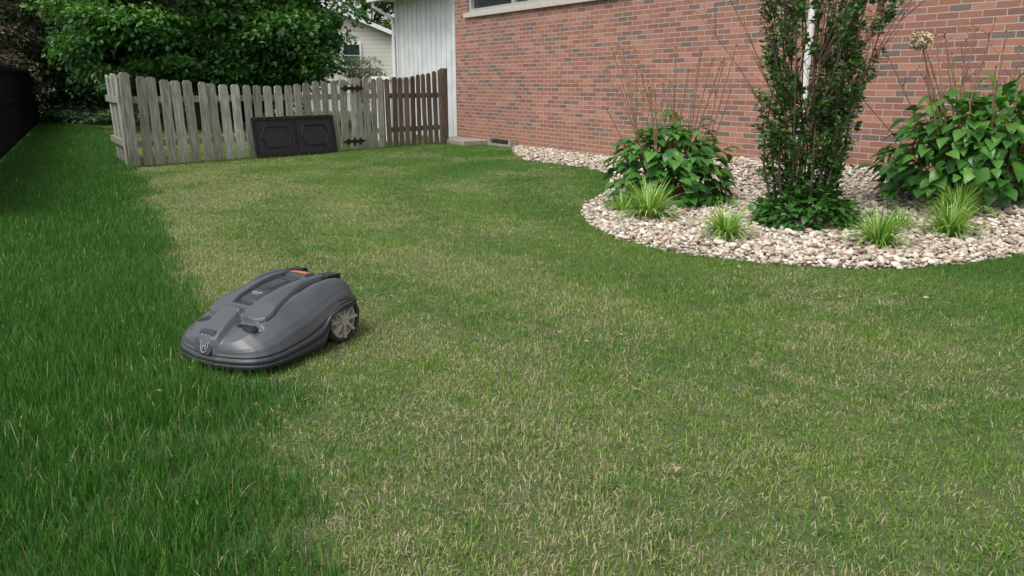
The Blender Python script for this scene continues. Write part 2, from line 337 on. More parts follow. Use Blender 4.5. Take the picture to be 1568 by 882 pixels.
tree('small_tree',(-4.2,21.5,1.1),(.75,.6,.75),26,110,.07,leafmat('pale_leaf',[(0,(.12,.16,.08)),(1,(.35,.38,.26))],.5,.3),.22,.04,.2)
n=9000; px=rng.uniform(-14.5,-8.2,n); py=21.0+rng.uniform(-.3,2.2,n)-.1*(px+11); pz=.05+.35*np.abs(np.sin(px*2.1)*np.sin(py*1.7))*rng.uniform(.3,1,n)+np.clip((py-21.3)*.25,0,1)
leaves('ivy_ground_cover',np.stack([px,py,pz],1),nrmz(rng.normal(size=(n,3))*[1,1,.3]),nrmz(np.array([0,-.4,1])+.4*rng.normal(size=(n,3))),rng.uniform(.08,.15,n),rng.uniform(0,1,n),T_simple,m_tree2)
# ---- hydrangeas
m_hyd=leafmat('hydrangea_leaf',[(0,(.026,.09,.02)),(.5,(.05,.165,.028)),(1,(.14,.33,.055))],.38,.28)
m_head=simple('dried_flower_head',(.58,.47,.31),.9,.3,60)
def hydrangea(name,x,y,rx,ry,h,nl,sticks,stickh,seedheads=()):
    z0=float(bedz(np.array(x),np.array(y))); e=empty(name,(x,y,z0))
    d=rdir(nl); d[:,2]=np.abs(d[:,2]); rr=rng.uniform(.25,1,nl)**.4; az=np.arctan2(d[:,1],d[:,0]); lob=1+.12*np.sin(az*5+x)+.07*np.sin(az*9+y)
    hz=d[:,2]**1.0; wz=1-.35*np.clip(.35-hz,0,1)
    P=np.stack([d[:,0]*rx*rr*lob*wz,d[:,1]*ry*rr*lob*wz,.05+hz*h*.93*rr*(1+.1*np.sin(az*4+1))],1)
    out=nrmz(d*np.array([1,1,.25])); dr=nrmz(out+.40*rng.normal(size=(nl,3))+np.array([0,0,-.55])); nr=nrmz(np.array([0,0,.75])+.8*d+.2*rng.normal(size=(nl,3)))
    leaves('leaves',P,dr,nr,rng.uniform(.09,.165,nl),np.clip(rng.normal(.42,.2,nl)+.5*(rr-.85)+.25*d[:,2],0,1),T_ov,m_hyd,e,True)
    a=Acc()
    for k in range(26):
        q=P[rng.integers(nl)]; a.tube([(q[0]*.15,q[1]*.15,0),(q[0]*.6,q[1]*.6,q[2]*.6),tuple(q)],[.007,.005,.003],5)
    for k in range(sticks):
        an=rng.uniform(0,6.28); r1=rng.uniform(.3,1.15); hh=stickh*rng.uniform(.6,1); bx,by=math.cos(an)*rx*.25,math.sin(an)*ry*.25; tx,ty=math.cos(an)*rx*r1,math.sin(an)*ry*r1*.8
        mid=((bx+tx)*.5+rng.normal()*.04,(by+ty)*.5,hh*.55); a.tube([(bx,by,0),mid,(tx,ty,hh)],[.007,.006,.004],5,1)
        if rng.uniform()<.85:
            for _ in range(rng.integers(1,5)):
                f0=rng.uniform(.3,.95); p0=Vector(mid).lerp(Vector((tx,ty,hh)),f0*1.0); p1=p0+Vector((rng.normal()*.07,rng.normal()*.06,rng.uniform(.04,.16))); a.tube([p0,p1],[.0038,.0028],4,1); a.tube([p1,p1+Vector((0,0,.022))],[.007,.002],4,1)
        a.tube([(tx,ty,hh-.012),(tx,ty,hh+.006),(tx,ty,hh+.022)],[.004,.011,.002],6,1)
    for (sx,sy,sz,sr) in seedheads:
        a.tube([(sx*.2,sy*.2,0),(sx*.7,sy*.7,sz*.6),(sx,sy,sz)],[.006,.005,.004],5,1)
        for _ in range(900):
            dd=rdir(1)[0]; q=Vector((sx,sy,sz))+Vector(dd*np.array([1,1,.85])*sr*rng.uniform(.6,1)); t1=Vector(rdir(1)[0])*.012; t2=Vector(rdir(1)[0])*.012
            a.add([q-t1,q-t2,q+t1,q+t2],[(0,1,2,3)],2)
    a.obj('stems',[m_bark,m_dry,m_head],e); return e
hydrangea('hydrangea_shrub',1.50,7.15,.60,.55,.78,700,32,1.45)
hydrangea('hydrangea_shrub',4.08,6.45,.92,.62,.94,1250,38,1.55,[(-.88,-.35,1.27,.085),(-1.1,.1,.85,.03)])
# ---- tall multi-stem shrub
m_shr=leafmat('shrub_leaf',[(0,(.026,.075,.016)),(.5,(.058,.15,.03)),(.85,(.12,.225,.05)),(1,(.27,.27,.09))],.42,.3)
def tallshrub(name,x,y):
    z0=float(bedz(np.array(x),np.array(y))); e=empty(name,(x,y,z0)); a=Acc(); LP=[];LD=[]
    for k in range(28):
        an=rng.uniform(0,6.28); spread=rng.uniform(.05,1)**.7; H=rng.uniform(1.9,2.7); bx,by=math.cos(an)*.12,math.sin(an)*.10
        pts=[];rad=[]; wob=rng.normal(size=2)*.045; r0=rng.uniform(.006,.012); leafy=rng.uniform(.6,1.4)
        for i in range(10):
            t=i/9; sw=.09+.36*spread*(t**.6)+.05*spread*t*t
            pts.append((bx+math.cos(an)*(sw-.09)+wob[0]*math.sin(t*7),by+math.sin(an)*(sw-.09)*.85+wob[1]*math.sin(t*6+1),t*H)); rad.append(r0*(1-t*.75))
        a.tube(pts,rad,6)
        for b_ in range(17):
            t=rng.uniform(.06,1); i=min(int(t*9),8); f=t*9-i; p=Vector(pts[i]).lerp(Vector(pts[i+1]),f); an2=an+rng.normal()*1.3; L=rng.uniform(.08,.27)
            q=p+Vector((math.cos(an2)*L*.5,math.sin(an2)*L*.45,L*.85)); mid=p.lerp(q,.5)+Vector((math.cos(an2),math.sin(an2),0))*.02; a.tube([p,mid,q],[.0035,.0025,.0015],4,1 if rng.uniform()<.5 else 0)
            dens=int(22*leafy*np.interp(p.z,[0,.4,1.5,1.9,2.6],[.9,1.2,1.05,.7,.5]))
            for _ in range(dens):
                u=rng.uniform(.1,1.05); pp=p.lerp(q,u); LP.append(pp+Vector(rng.normal(size=3)*.016)); LD.append((math.cos(an2)*.5+rng.normal()*.7,math.sin(an2)*.5+rng.normal()*.7,.25+rng.normal()*.4))
    for k in range(18):
        an=rng.uniform(0,6.28); H=rng.uniform(1.7,2.6); rr=rng.uniform(.3,.95)
        pts=[(math.cos(an)*(.1+rr*t**1.6),math.sin(an)*(.1+rr*.7*t**1.6),.2+t*(H-.2)) for t in np.linspace(0,1,7)]; a.tube(pts,[.006,.0055,.005,.0045,.004,.003,.002],5,1)
        for _ in range(6):
            i=rng.integers(3,6); p=Vector(pts[i]); a.tube([p,p+Vector((math.cos(an+rng.normal())*.16,math.sin(an+rng.normal())*.1,rng.uniform(.08,.28)))],[.0034,.0020],4,1)
    a.obj('stems',[m_bark,m_tw],e)
    LP=np.array([tuple(p) for p in LP]);LD=np.array(LD); n=len(LP)
    leaves('leaves',LP,LD,nrmz(np.array([0,0,1])+.6*rng.normal(size=(n,3))),rng.uniform(.034,.064,n),np.clip(rng.normal(.42,.24,n),0,1),T_simple,m_shr,e)
    n=720; d=rdir(n); d[:,2]=np.abs(d[:,2]); P=np.stack([d[:,0]*.40,d[:,1]*.38-.05,.02+d[:,2]*.30],1)*rng.uniform(.5,1,(n,1))**.5
    P[:,2]=np.maximum(P[:,2],.03)
    leaves('basal_leaves',P,nrmz(d*[1,1,.2]+.4*rng.normal(size=(n,3))),nrmz(np.array([0,0,1])+.4*d+.3*rng.normal(size=(n,3))),rng.uniform(.05,.10,n),np.clip(rng.normal(.4,.2,n),0,1),T_ov,m_hyd,e,True)
    return e
tallshrub('tall_flowering_shrub',2.36,5.97)
# ---- liriope tufts
m_lir=leafmat('strap_leaf',[(0,(.09,.22,.03)),(.6,(.26,.46,.08)),(1,(.58,.68,.28))],.45,.3)
def tuft(x,y,r,h,nb=210):
    z0=float(bedz(np.array(x),np.array(y))); K=6; az=rng.uniform(0,6.28,nb); ln=rng.uniform(.25,1.5,nb); L=h*rng.uniform(.7,1.25,nb)*1.15; d=np.stack([np.cos(az),np.sin(az)],1)
    p=np.stack([d[:,0]*.05,d[:,1]*.05,np.zeros(nb)],1)*rng.uniform(.2,1.4,(nb,1)); V=np.zeros((nb,2*K,3)); prof=[.8,1,1,.85,.55,.05]; sd=np.stack([-d[:,1],d[:,0],np.zeros(nb)],1)
    for k in range(K):
        th=ln*(.3+1.35*k/(K-1))
        if k: p=p+np.stack([d[:,0]*np.sin(th),d[:,1]*np.sin(th),np.cos(th)],1)*(L/(K-1))[:,None]
        p[:,2]=np.maximum(p[:,2],.0)
        V[:,2*k]=p-sd*.0055*prof[k]; V[:,2*k+1]=p+sd*.0055*prof[k]
    fs=np.array([[2*k,2*k+1,2*k+3,2*k+2] for k in range(K-1)]); Lp=(fs[None]+(np.arange(nb)*2*K)[:,None,None]).reshape(-1)
    o=mesh_np('liriope_plant',V.reshape(-1,3),Lp,np.arange(0,len(Lp),4),[m_lir],attrs={'rnd':np.repeat(rng.uniform(0,1,nb),2*K)}); o.location=(x,y,z0+.02)
tuft(1.15,6.15,.2,.28,320); tuft(1.56,5.32,.2,.21,240); tuft(2.57,5.08,.2,.22,240); tuft(3.26,5.42,.22,.24,250); tuft(3.62,5.95,.2,.26,250); tuft(3.05,5.75,.1,.12,70); tuft(.98,6.5,.1,.14,90)
n=60; px=np.concatenate([rng.normal(.95,.08,20),rng.normal(3.05,.1,20),rng.normal(1.95,.1,20)]); py=np.concatenate([rng.normal(6.75,.1,20),rng.normal(6.1,.08,20),rng.normal(6.7,.1,20)])
leaves('weeds',np.stack([px,py,bedz(px,py)+.03+rng.uniform(0,.08,n)],1),nrmz(rng.normal(size=(n,3))*[1,1,.2]),nrmz(np.array([0,0,1])+.3*rng.normal(size=(n,3))),rng.uniform(.04,.08,n),rng.uniform(.3,1,n),T_ov,m_hyd)
n=130; fy=1.5+10*rng.uniform(0,1,n); fx=rng.uniform(-.6,.75,n)*fy; k=~inpoly(bed_poly,fx,fy)&(dw_of(fx,fy)>.3)&(np.hypot(fx-mc[0],fy-mc[1])>.5); fx=fx[k];fy=fy[k];n=len(fx)
m_fl=leafmat('fallen_leaf',[(0,(.14,.07,.04)),(.5,(.28,.17,.10)),(.85,(.45,.36,.24)),(1,(.42,.42,.1))],.7,.1)
leaves('fallen_leaves',np.stack([fx,fy,rng.uniform(.022,.034,n)],1),nrmz(rng.normal(size=(n,3))*[1,1,.25]),nrmz(np.array([0,0,1])+.35*rng.normal(size=(n,3))),rng.uniform(.014,.038,n),rng.uniform(0,1,n),T_simple,m_fl)
# ------------------------------------------------------------ brick house
ang=math.atan2(-.824,.566)
H=empty('brick_house',(WX,WY,0),ang)
m,nt,b=mat('brick'); tc=N(nt,'ShaderNodeTexCoord').outputs['Object']; sp=N(nt,'ShaderNodeSeparateXYZ'); nt.links.new(tc,sp.inputs[0])
cb=N(nt,'ShaderNodeCombineXYZ'); nt.links.new(mth(nt,'ADD',sp.outputs[0],sp.outputs[1]),cb.inputs[0]); nt.links.new(sp.outputs[2],cb.inputs[1])
bt=N(nt,'ShaderNodeTexBrick'); bt.offset=.5; bt.inputs['Scale'].default_value=1; bt.inputs['Brick Width'].default_value=.213; bt.inputs['Row Height'].default_value=.0675; bt.inputs['Mortar Size'].default_value=.0062; bt.inputs['Mortar Smooth'].default_value=.25
bt.inputs['Color1'].default_value=(0,0,0,1); bt.inputs['Color2'].default_value=(1,1,1,1); bt.inputs['Mortar'].default_value=(.5,.5,.5,1); bt.inputs['Bias'].default_value=0
wob=N(nt,'ShaderNodeTexNoise'); wob.inputs['Scale'].default_value=9; nt.links.new(cb.outputs[0],wob.inputs['Vector'])
vm=N(nt,'ShaderNodeVectorMath',operation='MULTIPLY_ADD'); nt.links.new(wob.outputs['Color'],vm.inputs[0]); vm.inputs[1].default_value=(.006,.006,0); nt.links.new(cb.outputs[0],vm.inputs[2])
nt.links.new(vm.outputs[0],bt.inputs['Vector'])
r=ramp(nt,[(0,(.125,.095,.085)),(.10,(.20,.085,.06)),(.20,(.29,.115,.075)),(.34,(.37,.16,.105)),(.48,(.31,.125,.082)),(.62,(.42,.195,.13)),(.74,(.33,.135,.09)),(.84,(.24,.10,.07)),(.93,(.135,.11,.10))],'CONSTANT'); nt.links.new(bt.outputs['Color'],r.inputs[0])
n1=noise(nt,tc,35,5,.7); n2=noise(nt,tc,1.1,4)
c=mixc(nt,mth(nt,'MULTIPLY',n1,.38),r.outputs[0],(.40,.25,.185)); c=mixc(nt,1.0,c,mixc(nt,n2,(.76,.77,.78),(1.15,1.1,1.1)),'MULTIPLY')
low=mth(nt,'MULTIPLY_ADD',sp.outputs[2],-3.0,1.6,clamp=True); c=mixc(nt,mth(nt,'MULTIPLY',low,.5),c,(.34,.16,.085))
mort=mixc(nt,n1,(.32,.28,.25),(.52,.46,.42)); c=mixc(nt,bt.outputs['Fac'],c,mort)
nt.links.new(c,b.inputs['Base Color']); b.inputs['Roughness'].default_value=.85
hh=mth(nt,'ADD',mth(nt,'MULTIPLY',bt.outputs['Fac'],-1.0),mth(nt,'MULTIPLY',n1,.3)); bump(nt,b,hh,.8,.008); mbrick=m
m_white=simple('white_paint',(.70,.71,.70),.5,.06,3); m_sill=simple('limestone_sill',(.5,.47,.41),.7,.12,12,bmp=.2)
m_frame=simple('window_frame',(.40,.39,.35),.5,.1,10); m_glass=simple('window_glass',(.03,.04,.045),.06,.1,2,coat=.5)
m_roof=simple('roof_shingle',(.10,.09,.085),.9,.3,40,bmp=.6); m_conc=simple('concrete',(.30,.27,.23),.9,.25,15,bmp=.4); m_dark=simple('dark_recess',(.02,.018,.015),.9)
a=Acc(); 
a.box(0,.5,0,8,-.3,3.7); a.box(.5,5.0,0,.25,-.3,2.36); a.box(.5,5.0,0,.25,3.5,3.7); a.box(5.0,16,0,8,-.3,3.7)
a.obj('brick_walls',[mbrick],H)
a=Acc(); a.box(.42,5.08,-.06,.12,2.361,2.45); a.obj('window_sill',[m_sill],H,bevel=.006)
a=Acc()
for x0,x1 in ((.5,.58),(1.95,2.03),(3.47,3.55),(4.92,5.0)): a.box(x0,x1,.03,.11,2.45,3.5)
a.box(.58,4.92,.035,.105,2.45,2.52); a.box(.58,4.92,.035,.105,3.43,3.5); a.obj('window_frame',[m_frame],H,bevel=.004)
a=Acc(); a.box(.5,5.0,.115,.13,2.4,3.5); a.obj('window_glass',[m_glass],H)
m,nt,b=mat('white_siding'); tc=N(nt,'ShaderNodeTexCoord').outputs['Object']; f=noise(nt,tc,2.5,5); r=ramp(nt,[(.3,(.56,.59,.59)),(.7,(.70,.72,.71))]); nt.links.new(f,r.inputs[0]); nt.links.new(r.outputs[0],b.inputs['Base Color']); b.inputs['Roughness'].default_value=.55; msid=m
a=Acc(); a.box(-2.62,-.003,.06,5,-.1,2.95)
for i in range(13): x=-2.6+i*.212; a.box(x,x+.03,.03,.0605,0,2.95)
a.obj('vertical_siding',[msid],H,bevel=.004)
a=Acc(); a.box(-3.1,-.003,-.38,5.2,2.952,3.08); a.box(-3.1,-.003,-.50,-.382,2.90,3.06)
a.obj('porch_roof',[m_white],H,bevel=.01)
a=Acc(); a.box(-2.715,-2.622,.0,.09,0,2.95); a.tube([(-2.9,-.44,2.95),(-2.9,-.42,2.8),(-2.8,-.2,2.66),(-2.72,-.06,2.55),(-2.70,-.05,2.4),(-2.70,-.05,.1)],.035,8)
a.tube([(8.1,-.05,3.7),(8.1,-.05,.35),(8.1,-.2,.25)],.04,8)
a.obj('downspout',[m_white],H)
a=Acc(); a.add([(-.35,-.5,3.70),(16.5,-.5,3.70),(16.5,4,5.3),(-.35,4,5.3),(16.5,8.5,3.7),(-.35,8.5,3.7),(-.35,-.5,3.85),(16.5,-.5,3.85),(16.5,4,5.45),(-.35,4,5.45),(16.5,8.5,3.85),(-.35,8.5,3.85)],
 [(0,1,2,3),(3,2,4,5),(7,6,9,8),(8,9,11,10),(0,6,7,1),(5,4,10,11),(0,3,9,6),(3,5,11,9),(1,7,8,2),(2,8,10,4)],0); a.obj('roof',[m_roof],H)
a=Acc(); a.box(1.52,2.15,-.13,-.002,.02,.12,1); a.box(1.45,1.52,-.18,-.002,0,.15,0); a.box(2.15,2.22,-.18,-.002,0,.15,0); a.box(1.52,2.15,-.18,-.13,0,.05,0); a.obj('crawlspace_vent',[m_conc,m_dark],H)
a=Acc(); a.box(0,1.3,-.62,-.01,-.05,.09); a.obj('stoop_slab',[m_conc],H,bevel=.015)
# ------------------------------------------------------------ neighbour house
NH=empty('neighbor_house',(0,0,0))
m,nt,b=mat('beige_lap_siding'); tc=N(nt,'ShaderNodeTexCoord').outputs['Object']; sp=N(nt,'ShaderNodeSeparateXYZ'); nt.links.new(tc,sp.inputs[0])
fr=mth(nt,'FRACT',mth(nt,'MULTIPLY',sp.outputs[2],6.0)); r=ramp(nt,[(0,(.3,.29,.25)),(.12,(.60,.58,.51)),(1,(.66,.64,.57))]); nt.links.new(fr,r.inputs[0]); nt.links.new(r.outputs[0],b.inputs['Base Color']); bump(nt,b,fr,.6,.02); mlap=m
a=Acc(); x0,x1,xr,y0,y1,ez,rz=-12.1,-4.95,-8.5,32,42,3.06,4.48
a.add([(x0,y0,0),(x1,y0,0),(x1,y0,ez),(xr,y0,rz),(x0,y0,ez),(x0,y1,0),(x1,y1,0),(x1,y1,ez),(xr,y1,rz),(x0,y1,ez)],[(0,1,2,3,4),(1,6,7,2),(5,0,4,9),(6,5,9,8,7)]); a.obj('siding_walls',[mlap],NH)
a=Acc(); o_=.35; sl=(rz-ez)/(x1-xr)
for sg in (1,-1):
    xe=xr+sg*(x1-xr+.3); ze=rz-(x1-xr+.3)*sl
    a.add([(xr,y0-o_,rz+.02),(xe,y0-o_,ze+.02),(xe,y1,ze+.02),(xr,y1,rz+.02),(xr,y0-o_,rz+.16),(xe,y0-o_,ze+.16),(xe,y1,ze+.16),(xr,y1,rz+.16)],[(0,1,2,3),(7,6,5,4),(1,2,6,5)],0)
    a.add([(xr,y0-o_-.02,rz+.0),(xe,y0-o_-.02,ze+.0),(xe,y0-o_-.02,ze+.17),(xr,y0-o_-.02,rz+.17)],[(0,1,2,3)],1)
a.obj('roof',[m_roof,m_white],NH)
a=Acc(); a.box(-7.0,-6.2,31.93,31.99,1.75,2.75,0); a.box(-6.92,-6.28,31.91,31.925,1.83,2.22,1); a.box(-6.92,-6.28,31.91,31.925,2.27,2.67,1); a.box(-4.95,-4.85,31.9,32,0,3.0,0); a.obj('window',[m_white,m_glass],NH)
# ------------------------------------------------------------ picket fence
def wood(name,c1,c2,c3):
    m,nt,b=mat(name); tc=N(nt,'ShaderNodeTexCoord').outputs['Object']; mp=N(nt,'ShaderNodeMapping'); mp.inputs['Scale'].default_value=(14,14,1.2); nt.links.new(tc,mp.inputs[0])
    f=noise(nt,mp.outputs[0],3,8,.7); r=ramp(nt,[(.3,c1),(.5,c2),(.7,c3)]); nt.links.new(f,r.inputs[0])
    a_=N(nt,'ShaderNodeAttribute',attribute_name='rnd').outputs['Fac']; c=mixc(nt,1.0,r.outputs[0],mixc(nt,a_,(.62,.61,.58),(1.4,1.4,1.4)),'MULTIPLY')
    g=mth(nt,'MULTIPLY_ADD',noise(nt,tc,3.2,5,.65),4.0,-2.0,clamp=True); c=mixc(nt,mth(nt,'MULTIPLY',g,.5),c,(.10,.11,.07))
    sp=N(nt,'ShaderNodeSeparateXYZ'); nt.links.new(tc,sp.inputs[0]); lo=mth(nt,'MULTIPLY_ADD',sp.outputs[2],-2.5,.8,clamp=True); c=mixc(nt,mth(nt,'MULTIPLY',lo,.5),c,(.10,.12,.055))
    nt.links.new(c,b.inputs['Base Color']); b.inputs['Roughness'].default_value=.85; bump(nt,b,f,.5,.006); return m
m_w=wood('weathered_wood',(.12,.118,.095),(.28,.28,.24),(.48,.48,.42)); m_wd=wood('dark_brown_wood',(.045,.033,.026),(.11,.082,.062),(.20,.165,.13))
m_iron=simple('black_iron',(.008,.008,.009),.5)
def picket(a,R_,M,h,w_,t=.018,ear=.03,m=0):
    hw=w_/2; pr=[(-hw,.03),(hw,.03),(hw,h-ear),(hw-ear,h),(-hw+ear,h),(-hw,h-ear)]
    vs=[M@Vector((x,-t/2,z)) for x,z in pr]+[M@Vector((x,t/2,z)) for x,z in pr]; n=6
    fs=[tuple(range(n)),tuple(range(2*n-1,n-1,-1))]+[(i+n,(i+1)%n+n,(i+1)%n,i) for i in range(n)]
    a.add(vs,fs,m); R_+= [random.random()]*12
def addrnd(o,vals):
    at=o.data.attributes.new('rnd','FLOAT','POINT'); n=len(o.data.vertices); vals=(vals+[.5]*n)[:n]; at.data.foreach_set('value',vals)
def fence_run(parent,P0,P1,step,w_,hf,mats,name,rail=True,tl=.014,d0=0,m=0,skip=None):
    P0=Vector((*P0,0));P1=Vector((*P1,0)); L=(P1-P0).length; dv=(P1-P0)/L; az=math.atan2(dv.y,dv.x); a=Acc(); R_=[]
    n=int(L/step)
    for i in range(n+1):
        d=i*step+random.uniform(-.008,.008)
        M=Matrix.Translation(P0+dv*d)@Matrix.Rotation(az,4,'Z')@Matrix.Rotation(random.gauss(0,tl),4,'Y')@Matrix.Rotation(random.gauss(0,.012),4,'X')
        picket(a,R_,M,hf(d0+d)+random.uniform(-.02,.02),w_*random.uniform(.9,1.06))
    if rail:
        M=Matrix.Translation(P0)@Matrix.Rotation(az,4,'Z')
        for z in (.28,.88): a.box(-.02,L+.02,.014,.052,z,z+.09,0,M); R_+=[.3]*8
    o=a.obj(name,mats,parent); addrnd(o,R_); return o
PF=empty('picket_fence')
hf=lambda d: float(np.interp(d,[0,.4,1.2,2.0,2.8,3.5,4.4,4.8,5.3,5.9],[1.27,1.22,1.14,1.10,1.14,1.22,1.24,1.24,1.30,1.42]))
pt=lambda d: tuple(A+fd*d)
fence_run(PF,pt(0.03),pt(3.62),.176,.13,hf,[m_w],'pickets',d0=0)
fence_run(PF,tuple(A+np.array([-.05,.05])),(-6.2,11.75),.18,.135,lambda d:1.27,[m_w],'return_pickets')
a=Acc(); R_=[]
for d in (0.0,3.62,4.42): 
    p=pt(d); M=Matrix.Translation((p[0],p[1],0))@Matrix.Rotation(math.atan2(fd[1],fd[0]),4,'Z'); a.box(-.045,.045,.06,.15,-.05,hf(d)-.03,0,M)
o=a.obj('posts',[m_w],PF); addrnd(o,[])
G=empty('fence_gate')
fence_run(G,pt(3.74),pt(4.36),.145,.115,hf,[m_w],'pickets',d0=3.74)
DF=empty('picket_fence')
fence_run(DF,pt(4.5),pt(5.88),.142,.098,hf,[m_wd],'pickets',d0=4.5,tl=.02)
a=Acc(); p=pt(5.9); M=Matrix.Translation((p[0],p[1],0))@Matrix.Rotation(math.atan2(fd[1],fd[0]),4,'Z'); a.box(-.05,.05,.0,.1,-.05,1.42,0,M); o=a.obj('post',[m_wd],DF); addrnd(o,[])
a=Acc()
for z in (1.06,.17):
    p=pt(3.72); M=Matrix.Translation((p[0],p[1],z))@Matrix.Rotation(math.atan2(fd[1],fd[0]),4,'Z')@Matrix.Translation((0,-.024,0))
    for sg in (1,-1):
        pr=[(0,-.035),(.08,-.022),(.12,-.06),(.17,-.022),(.26,0),(.17,.022),(.12,.06),(.08,.022),(0,.035)]
        vs=[M@Vector((x*sg,0,q)) for x,q in pr]+[M@Vector((x*sg,.008,q)) for x,q in pr]; n=9
        a.add(vs,[tuple(range(n)),tuple(range(2*n-1,n-1,-1))]+[(i,(i+1)%n,(i+1)%n+n,i+n) for i in range(n)])
    a.tube([M@Vector((0,-.006,-.07)),M@Vector((0,-.006,.07))],.014,8)
a.obj('hinges',[m_iron],G)
a=Acc(); M=Matrix.Translation((-2.42,15.5,0))@Matrix.Rotation(math.atan2(fd[1],fd[0]),4,'Z'); a.box(-.26,.30,-.25,.25,0,1.2,0,M); a.box(-.30,.34,-.29,.29,1.2,1.27,0,M); a.obj('white_storage_box',[m_white],bevel=.01)
# ------------------------------------------------------------ black plastic panel
m_bp=simple('black_plastic',(.017,.021,.026),.5,.2,8); m_bp2=simple('black_plastic_rib',(.007,.008,.010),.45,.2,8)
BP=empty('black_plastic_panel'); c_=pt(2.54); az=math.atan2(fd[1],fd[0])
BP.location=(c_[0]+fd[1]*.12,c_[1]-fd[0]*.12,.02); BP.rotation_euler=(R(-8),0,az)
W_,H_=.74,.62
a=Acc(); a.box(-W_,W_,-.006,.010,.0,H_); a.obj('board',[m_bp],BP,bevel=.004)
a=Acc()
a.box(-W_,W_,-.022,-.0065,0,.05); a.box(-W_,W_,-.022,-.0065,H_-.05,H_); a.box(-W_,-W_+.055,-.021,-.0065,.05,H_-.05); a.box(W_-.055,W_,-.021,-.0065,.05,H_-.05); a.box(-.02,.02,-.018,-.0065,.05,H_-.05)
for sg in (-1,1):
    cx_=sg*.35
    pr=[(-.26,.31),(-.19,.15),(.19,.15),(.26,.31),(.19,.47),(-.19,.47)]
    P3=[Vector((cx_+x,-.012,z)) for x,z in pr]; a.tube(P3+[P3[0]],.009,6)
a.obj('raised_ribs',[m_bp2],BP,bevel=.004)
a=Acc()
for x in np.linspace(-W_+.04,W_-.04,9):
    for z in (.025,H_-.025): a.tube([(x,-.0222,z),(x,-.028,z)],.011,8)
a.obj('rivets',[simple('rivet_grey',(.12,.13,.14),.3,metal=.6)],BP)
# ------------------------------------------------------------ left black fence
a=Acc(); BF=empty('black_privacy_fence')
m_bk=simple('black_fence_vinyl',(.008,.009,.010),.95,.3,6); m_bk.node_tree.nodes['Principled BSDF'].inputs['Specular IOR Level'].default_value=.1
M=Matrix.Translation((-7.49-.0,10.9,0))@Matrix.Rotation(math.atan2(.87,-.49),4,'Z')
x=-6.0
while x<13:
    a.box(x,x+.135,-.012,.012,.06,1.42,0,M); x+=.145
for z in (.15,.8,1.36): a.box(-6,13,-.04,-.0125,z,z+.07,0,M)
for i in range(9): xx=-6+i*2.4; a.box(xx,xx+.1,.013,.11,-.05,1.5,0,M)
a.obj('slats',[m_bk],BF)
# ------------------------------------------------------------ robotic mower
m_gr=simple('grey_shell_plastic',(.070,.076,.084),.38,.06,6)
m_gd=simple('dark_bumper_plastic',(.032,.035,.039),.42,.1,8); m_bl=simple('gloss_black_plastic',(.010,.011,.013),.22,.1,8); m_ru=simple('rubber',(.03,.028,.025),.8,.4,40,bmp=.4)
m_or=simple('orange_button',(.50,.12,.045),.4,.05); m_hub=simple('dusty_wheel_hub',(.40,.38,.35),.6,.35,30); m_si=simple('silver_emblem',(.42,.43,.44),.35,.05,5,metal=.3)
m_or2=simple('dirty_orange',(.22,.11,.07),.7,.4,30)
MW=empty('robotic_lawn_mower',(-1.075,3.15,.0),math.atan2(-.866,-.5)); MW.scale=(.95,.94,.97)
def smooth1(f,x,h=.02): return (f(x-h)+2*f(x-h/2)+3*f(x)+2*f(x+h/2)+f(x+h))/9
Wt=lambda x: np.interp(x,[-.37,-.35,-.31,-.25,-.1,.02,.12,.20,.27,.31,.335,.352,.37],[.13,.185,.232,.258,.268,.27,.276,.277,.264,.236,.195,.145,.06])
Tt=lambda x: np.interp(x,[-.37,-.34,-.28,-.2,-.1,0,.12,.27,.37],[.21,.262,.290,.303,.303,.292,.264,.188,.135])
Et=lambda x: np.interp(x,[-.37,-.2,-.1,.02,.2,.37],[.205,.205,.165,.12,.098,.092])
def Wf(x): return smooth1(Wt,x,.010)
hoodW=lambda x: np.interp(x,[-.36,-.22,-.08,.06,.14,.19,.215,.24],[.135,.120,.128,.160,.182,.180,.150,.05])
def S(x,y):
    x=np.asarray(x,float);y=np.asarray(y,float); ay=np.abs(y); b_=np.clip(ay/Wf(x),0,1); e=smooth1(Et,x,.04); t=smooth1(Tt,x,.010)
    cr=np.interp(b_,[0,.40,.66,.90,.97,1],[1,.98,.84,.46,.28,.10])
    z=e+(t-e)*cr
    F=sstep(.06,-.12,x)
    z=z+F*(.032*np.exp(-((ay-.200)/.040)**2)*(1-b_**10)-.020*np.exp(-((ay-.145)/.018)**2))
    z=z+.012*sstep(hoodW(x)+.004,hoodW(x)-.004,ay)*sstep(.226,.217,x)
    z=z-.014*sstep(.215,.228,x)*sstep(.275,.24,x)*sstep(.065,.08,ay)*sstep(.205,.185,ay)
    cw=np.interp(x,[-.34,-.1,.15],[.098,.085,.060])
    z=z-.030*sstep(cw+.005,cw-.005,ay)*sstep(.165,.150,x)*sstep(-.345,-.33,x)
    rw=np.interp(x,[.15,.25,.37],[.035,.052,.060])
    z=z+.034*sstep(rw+.022,rw-.002,ay)*sstep(.17,.235,x)*(1-.25*sstep(.30,.37,x))
    return z
nx,ny=260,230
tt=np.linspace(0,math.pi,nx); xs=-.37*(.35*np.cos(tt)+.65*(1-2*tt/math.pi)); bs=np.linspace(-1,1,ny); bs=.6*bs+.4*np.sin(bs*math.pi/2)
XX=np.repeat(xs[:,None],ny,1); YY=Wf(XX)*bs[None]; ZZ=S(XX,YY)
a=Acc(); vs=list(zip(XX.ravel(),YY.ravel(),ZZ.ravel())); fs=[];fm=[]
